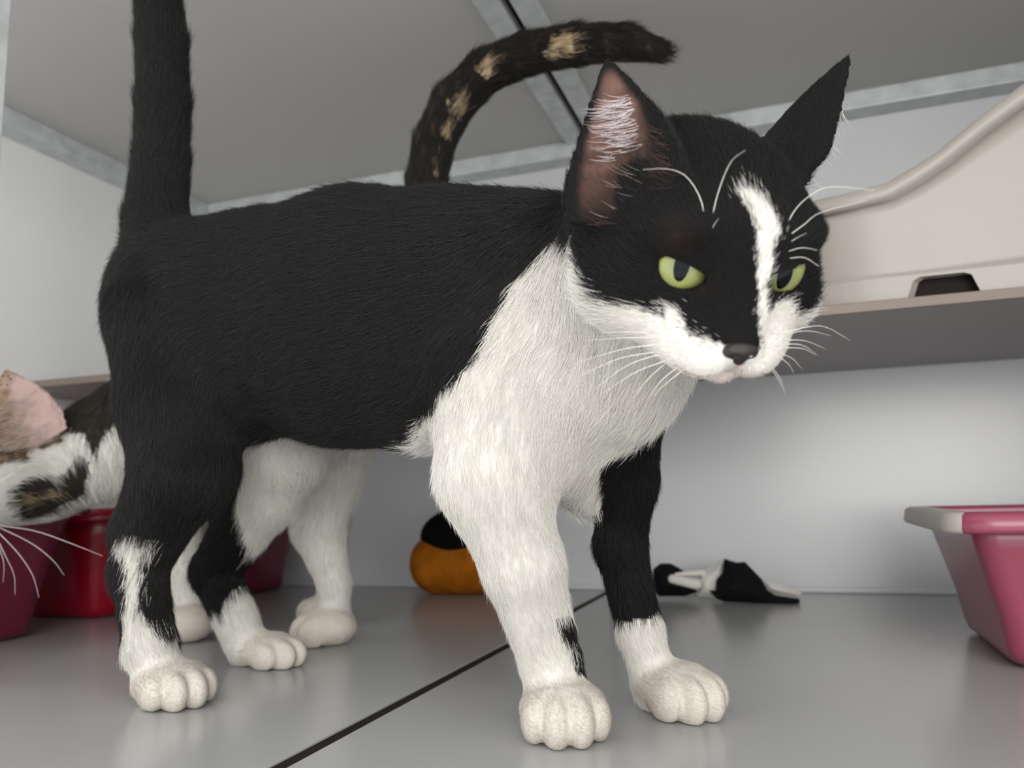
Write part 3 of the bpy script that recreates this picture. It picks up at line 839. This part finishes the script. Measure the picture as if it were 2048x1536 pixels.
# ------------------------------------------------------------------ build both cats
def build_cat(name, maker, coat, label, lengths, count, loc, vox, r0, inset=.20, bald=()):
    t = time.time()
    fd, H = maker(); V, Fq = fd.mesh(vox)
    ear = np.char.startswith(tags_of(fd, V), 'ear')          # even out the thin ear edges
    ed = np.concatenate([Fq[:, [i, (i + 1) % 4]] for i in range(4)])
    for _ in range(4):
        acc = np.zeros_like(V); n_ = np.zeros(len(V))
        np.add.at(acc, ed[:, 0], V[ed[:, 1]]); np.add.at(n_, ed[:, 0], 1); np.add.at(acc, ed[:, 1], V[ed[:, 0]]); np.add.at(n_, ed[:, 1], 1)
        V[ear] += .5 * (acc / n_[:, None] - V)[ear]
    VN, _ = fd.grad(V)
    flow, ln = fur_fields(fd, H, V, lengths)
    root = empty(name, loc); tag(root, label, 'cat')
    V2 = V - VN * (ln * inset)[:, None]; V2[:, 2] = np.maximum(V2[:, 2], .0004)
    quad_mesh('body', V2, Fq, SKIN, root, coat(V, fd, H) * .92)
    nz = H.w(.10, 5.4, -1.5)
    holes = [lambda q: np.linalg.norm((q - nz) / np.array([1, 1, 1]), axis=1) - .0052] + [op[1] for op in fd.ops if op[0] == 's']
    tg = tags_of(fd, V); dens = np.ones(len(V)); dens[np.char.startswith(tg, 'head')] = 2.6; dens[np.char.startswith(tg, 'ear')] = 1.6
    dens[np.char.startswith(tg, 'paw')] = 2.0
    for i, (tn, fl) in enumerate(fd.tags):
        if tn.startswith('ear'):
            up, base, a, n, wd, cup = fl; v = V - base; s = v @ a
            dens[(tg == tn) & ((v @ n) > cup * wd * ((s / wd) ** 2 - .55)) & (np.abs(s) < wd * .8)] = .12
    pts, rad, cols = grow(fd, H, V2, Fq, VN, flow, ln, count, coat, dens, holes, r0=r0)
    print(name, 'mesh', len(V), 'hairs', len(pts), round(time.time() - t, 1))
    return root, fd, H, (pts, rad, cols)
LEN_A = dict(trunk=.0115, neck=.0115, nh=.0100, fh=.0090, nf=.0072, ff=.0072, tail=.016, paw=.0017, head=.0066, ear=.0026)
tuxedo, fdA, HA, hairA = build_cat('cat', build_tuxedo, coat_tuxedo, 'black and white tuxedo cat with green eyes standing in front', LEN_A, HAIR_A, (-.2, .40, 0), VOX, .00010)
def ear_hair(ear, n, smin, smax, tmin, tmax, direction, length, col, root_c=.0):
    up, base, a, nn, wd, cup = ear
    t = RNG.uniform(tmin, tmax, n); s = RNG.uniform(smin, smax, n) * wd * (1 - .55 * np.clip(t, 0, 1))
    c = cup * wd * ((s / wd) ** 2 - .55) + .0012
    P = base + s[:, None] * a + t[:, None] * up + c[:, None] * nn
    D = unit_rows(np.asarray(direction)[None] + RNG.normal(size=(n, 3)) * .13 + wobble(P, 700, 1) * .12)
    L = length * RNG.uniform(.5, 1.1, n); q = np.linspace(0, 1, 6)[None, :, None]
    pts = P[:, None] + L[:, None, None] * (D[:, None] * q + nn[None, None] * .28 * q * (1 - .6 * q) - unit(up)[None, None] * .55 * (q - q * q))
    rad = np.tile(np.linspace(.00010, .00002, 6), (n, 1)); cc = np.tile(col, (n, 1)) * RNG.uniform(.7, 1.15, (n, 1))
    return pts, rad, cc
earA = {t: fl for t, fl in fdA.tags if t.startswith('ear')}
def k6(h): # resample five-point hairs to six points is not needed: keep separate objects
    return h
hair_object('fur', *hairA, FURMAT, tuxedo)
a0 = earA['ear0'][2]; a1 = earA['ear1'][2]
eh = [ear_hair(earA['ear0'], 330, -.05, .55, .18, .62, -a0 * .9 + unit(earA['ear0'][0]) * .1, .012, np.array([.60, .54, .55])),
      ear_hair(earA['ear0'], 620, -.7, .9, -.24, .22, -a0 * .5 + unit(earA['ear0'][0]) * .5, .009, np.array([.05, .028, .023])),
      ear_hair(earA['ear0'], 90, -.3, .5, -.22, .0, -a0 * .7 + unit(earA['ear0'][0]) * .5, .012, np.array([.40, .32, .29])),
      ear_hair(earA['ear1'], 260, -.95, -.3, -.35, .45, earA['ear1'][3] * .9 - a1 * .1, .011, np.array([.60, .57, .55])),
      ear_hair(earA['ear1'], 160, .3, .95, -.35, .45, earA['ear1'][3] * .9 + a1 * .1, .010, np.array([.60, .57, .55]))]
hair_object('ear_hair', *[np.concatenate([e[i] for e in eh]) for i in range(3)], FURMAT, tuxedo)
add_eye(tuxedo, HA, 1, (1364, 530), .27, .60)
add_eye(tuxedo, HA, -1, (1571, 549), .27, .60)
add_nose(tuxedo, HA)
Zm = lambda L: [(1100 + .4884 * a, 100 + .4884 * b) for a, b in L]
for L in ([(480, 1175), (350, 1155), (210, 1157)], [(480, 1180), (330, 1178), (135, 1190)], [(450, 1205), (300, 1225), (110, 1280)], [(440, 1235), (280, 1265), (100, 1345)],
          [(470, 1240), (320, 1290), (180, 1390)], [(480, 1270), (350, 1320), (210, 1410)], [(470, 1285), (400, 1350), (335, 1435)], [(520, 1300), (450, 1360), (400, 1430)], [(545, 1310), (480, 1362), (418, 1420)]):
    whisker(tuxedo, fdA, Zm(L), .004)
for L in ([(940, 1165), (1050, 1135), (1130, 1135), (1230, 1190)], [(940, 1172), (1050, 1150), (1150, 1170)], [(940, 1190), (1040, 1190), (1130, 1225)], [(935, 1205), (1030, 1208), (1095, 1250)],
          [(930, 1220), (1030, 1222), (1090, 1250)], [(925, 1240), (990, 1262), (1035, 1310)], [(930, 1250), (980, 1290), (1000, 1330)], [(880, 1280), (930, 1340), (965, 1410)], [(890, 1278), (940, 1340), (960, 1390)]):
    whisker(tuxedo, fdA, Zm(L), .022)
for L, d in (([(635, 745), (620, 620), (560, 520), (480, 487), (380, 490)], -.012), ([(655, 725), (690, 580), (740, 460), (800, 410)], -.012), ([(660, 780), (668, 725), (690, 690)], -.006),
             ([(955, 745), (1000, 660), (1060, 600), (1150, 560), (1330, 575)], -.004), ([(965, 770), (1040, 715), (1110, 665), (1300, 615)], -.004), ([(965, 800), (1010, 770), (1050, 750)], -.006), ([(960, 830), (1030, 810), (1095, 820)], -.006), ([(965, 855), (1040, 850), (1100, 885)], -.006)):
    whisker(tuxedo, fdA, Zm(L), d, .00013)

LEN_B = dict(trunk=.012, neck=.012, nh=.008, fh=.008, nf=.007, ff=.007, tail=.013, paw=.0024, head=.0050, ear=.003)
calico, fdB, HB, hairB = build_cat('cat', build_calico, coat_calico, 'white cat with tabby patches and dark mottled tail behind the tuxedo cat', LEN_B, HAIR_B, (-.42, .56, 0), .0025, .00014)
hair_object('fur', *hairB, FURMAT, calico)
earB = {t: fl for t, fl in fdB.tags if t.startswith('ear')}
eh = [ear_hair(earB['ear0'], 420, -1.0, .35, -.2, .55, earB['ear0'][2] * .8, .013, np.array([.55, .47, .42]))]
hair_object('ear_hair', *eh[0], FURMAT, calico)
for s in (1, -1): add_eye(calico, HB, s, HB.w(EYE(s)[0] * 1.6, 12, 0), .22, .6)
add_nose(calico, HB, mat('pink_nose', srgb(214, 150, 150), .45))
for L in ([(-12, 1050), (70, 1062), (150, 1090), (205, 1112)], [(-12, 1050), (60, 1085), (105, 1120), (128, 1150)], [(-12, 1056), (35, 1105), (65, 1150), (78, 1195)], [(-14, 1060), (10, 1110), (28, 1150), (30, 1190)], [(-14, 1062), (0, 1100), (8, 1130), (6, 1165)]):
    whisker(calico, fdB, L, (.43, -.012), .0003)
# ------------------------------------------------------------------ toys by the back wall
def poly_sd(poly, x, y):
    poly = np.asarray(poly); d = np.full(len(x), 1e9); n = len(poly)
    for i in range(n):
        a = poly[i]; b = poly[(i + 1) % n]; e = b - a; w = np.c_[x - a[0], y - a[1]]
        t = np.clip((w @ e) / (e @ e), 0, 1); d = np.minimum(d, np.linalg.norm(w - t[:, None] * e, axis=1))
    return np.where(inside(poly, x, y), -d, d)
def pillow(fd, pxs, y, thick, rnd=.002, puff=.012, k=.003):
    """soft stuffed shape with a drawn outline, puffed to a thickness"""
    P = np.array([at(a, b, y) for a, b in pxs]); poly = P[:, [0, 2]]
    def f(p):
        d2 = poly_sd(poly, p[:, 0], p[:, 2]) + rnd
        t = thick * np.sqrt(np.clip(-d2 / puff, 0, 1))
        o = np.abs(p[:, 1] - y) - t
        return np.minimum(np.maximum(d2, o), 0) + np.sqrt(np.maximum(d2, 0) ** 2 + np.maximum(o, 0) ** 2) - rnd
    lo = np.array([poly[:, 0].min(), y - thick, poly[:, 1].min()]) - .004; hi = np.array([poly[:, 0].max(), y + thick, poly[:, 1].max()]) + .004
    fd.fun(f, lo, hi, k); return fd
def soft(name, fd, material, root, vox=.0012):
    V, Fq = fd.mesh(vox, 1); V[:, 2] = np.maximum(V[:, 2], .0003); return quad_mesh(name, V, Fq, material, root)
Zt = lambda L: [(1280 + .1758 * a, 1080 + .1758 * b) for a, b in L]
cl = empty('cloth_toy', tuple(atz(1460, 1204, 0))); yt = float(cl.location[1]) - .002
soft('black_body', pillow(Field(), Zt([(955, 205), (1020, 232), (1100, 255), (1195, 248), (1390, 450), (1450, 570), (1540, 630), (1820, 668), (1818, 748), (1300, 735), (960, 705), (870, 670), (780, 565), (865, 575), (870, 450), (945, 370)]), yt, .020), M['bfelt'], cl)
soft('white_middle', pillow(Field(), Zt([(960, 200), (820, 300), (700, 360), (640, 440), (655, 640), (820, 650), (880, 690), (900, 560), (960, 400)]), yt + .012, .014), M['wfelt'], cl)
soft('black_head', pillow(Field(), Zt([(150, 330), (230, 265), (350, 265), (490, 345), (560, 430), (670, 470), (650, 590), (520, 640), (220, 640), (140, 560)]), yt + .014, .020), M['bfelt'], cl)
fd_ = Field(); a_, b_ = at(1345, 1158, yt - .006), at(1393, 1168, yt - .006); fd_.cone(a_, b_, .0045, .0055); soft('white_patch', fd_, M['wfelt'], cl)
fd_ = Field(); a_, b_ = at(1352, 1149, yt - .003), at(1405, 1145, yt + .006); fd_.cone(a_, b_, .0018, .0036); soft('white_strap', fd_, M['wfelt'], cl)
soft('white_tip', pillow(Field(), Zt([(1400, 450), (1600, 495), (1740, 545), (1850, 600), (1790, 655), (1560, 625), (1450, 580)]), yt + .016, .008), M['wfelt'], cl)
tag(cl, 'flat black and white cloth toy lying against the back wall', 'toy')
pl_c = atz(905, 1184, 0); pc = np.array([pl_c[0], YB - .055, 0])
px_ = lambda a, b: at(a, b, pc[1])
plush = empty('plush_toy', (float(pc[0]), float(pc[1]), 0))
fd_ = Field(); r_ = pxm(1, pc)
fd_.ell(px_(918, 1122), (r_ * 87, .038, r_ * 58), .012); fd_.ell(px_(868, 1112), (r_ * 36, .032, r_ * 34), .02); fd_.ell(px_(968, 1112), (r_ * 36, .032, r_ * 34), .02); fd_.ell(px_(880, 1145), (r_ * 46, .034, r_ * 38), .02); fd_.ell(px_(955, 1147), (r_ * 50, .034, r_ * 36), .02)
soft('orange_body', fd_, M['orange'], plush, .0015)
fd_ = Field(); fd_.ell(px_(918, 1072), (r_ * 80, .0365, r_ * 54), .01); fd_.ell(px_(945, 1066), (r_ * 62, .030, r_ * 48), .02)
soft('black_top', fd_, M['bplush'], plush, .0015)
tag(plush, 'round orange plush toy with a black top at the back wall', 'toy')
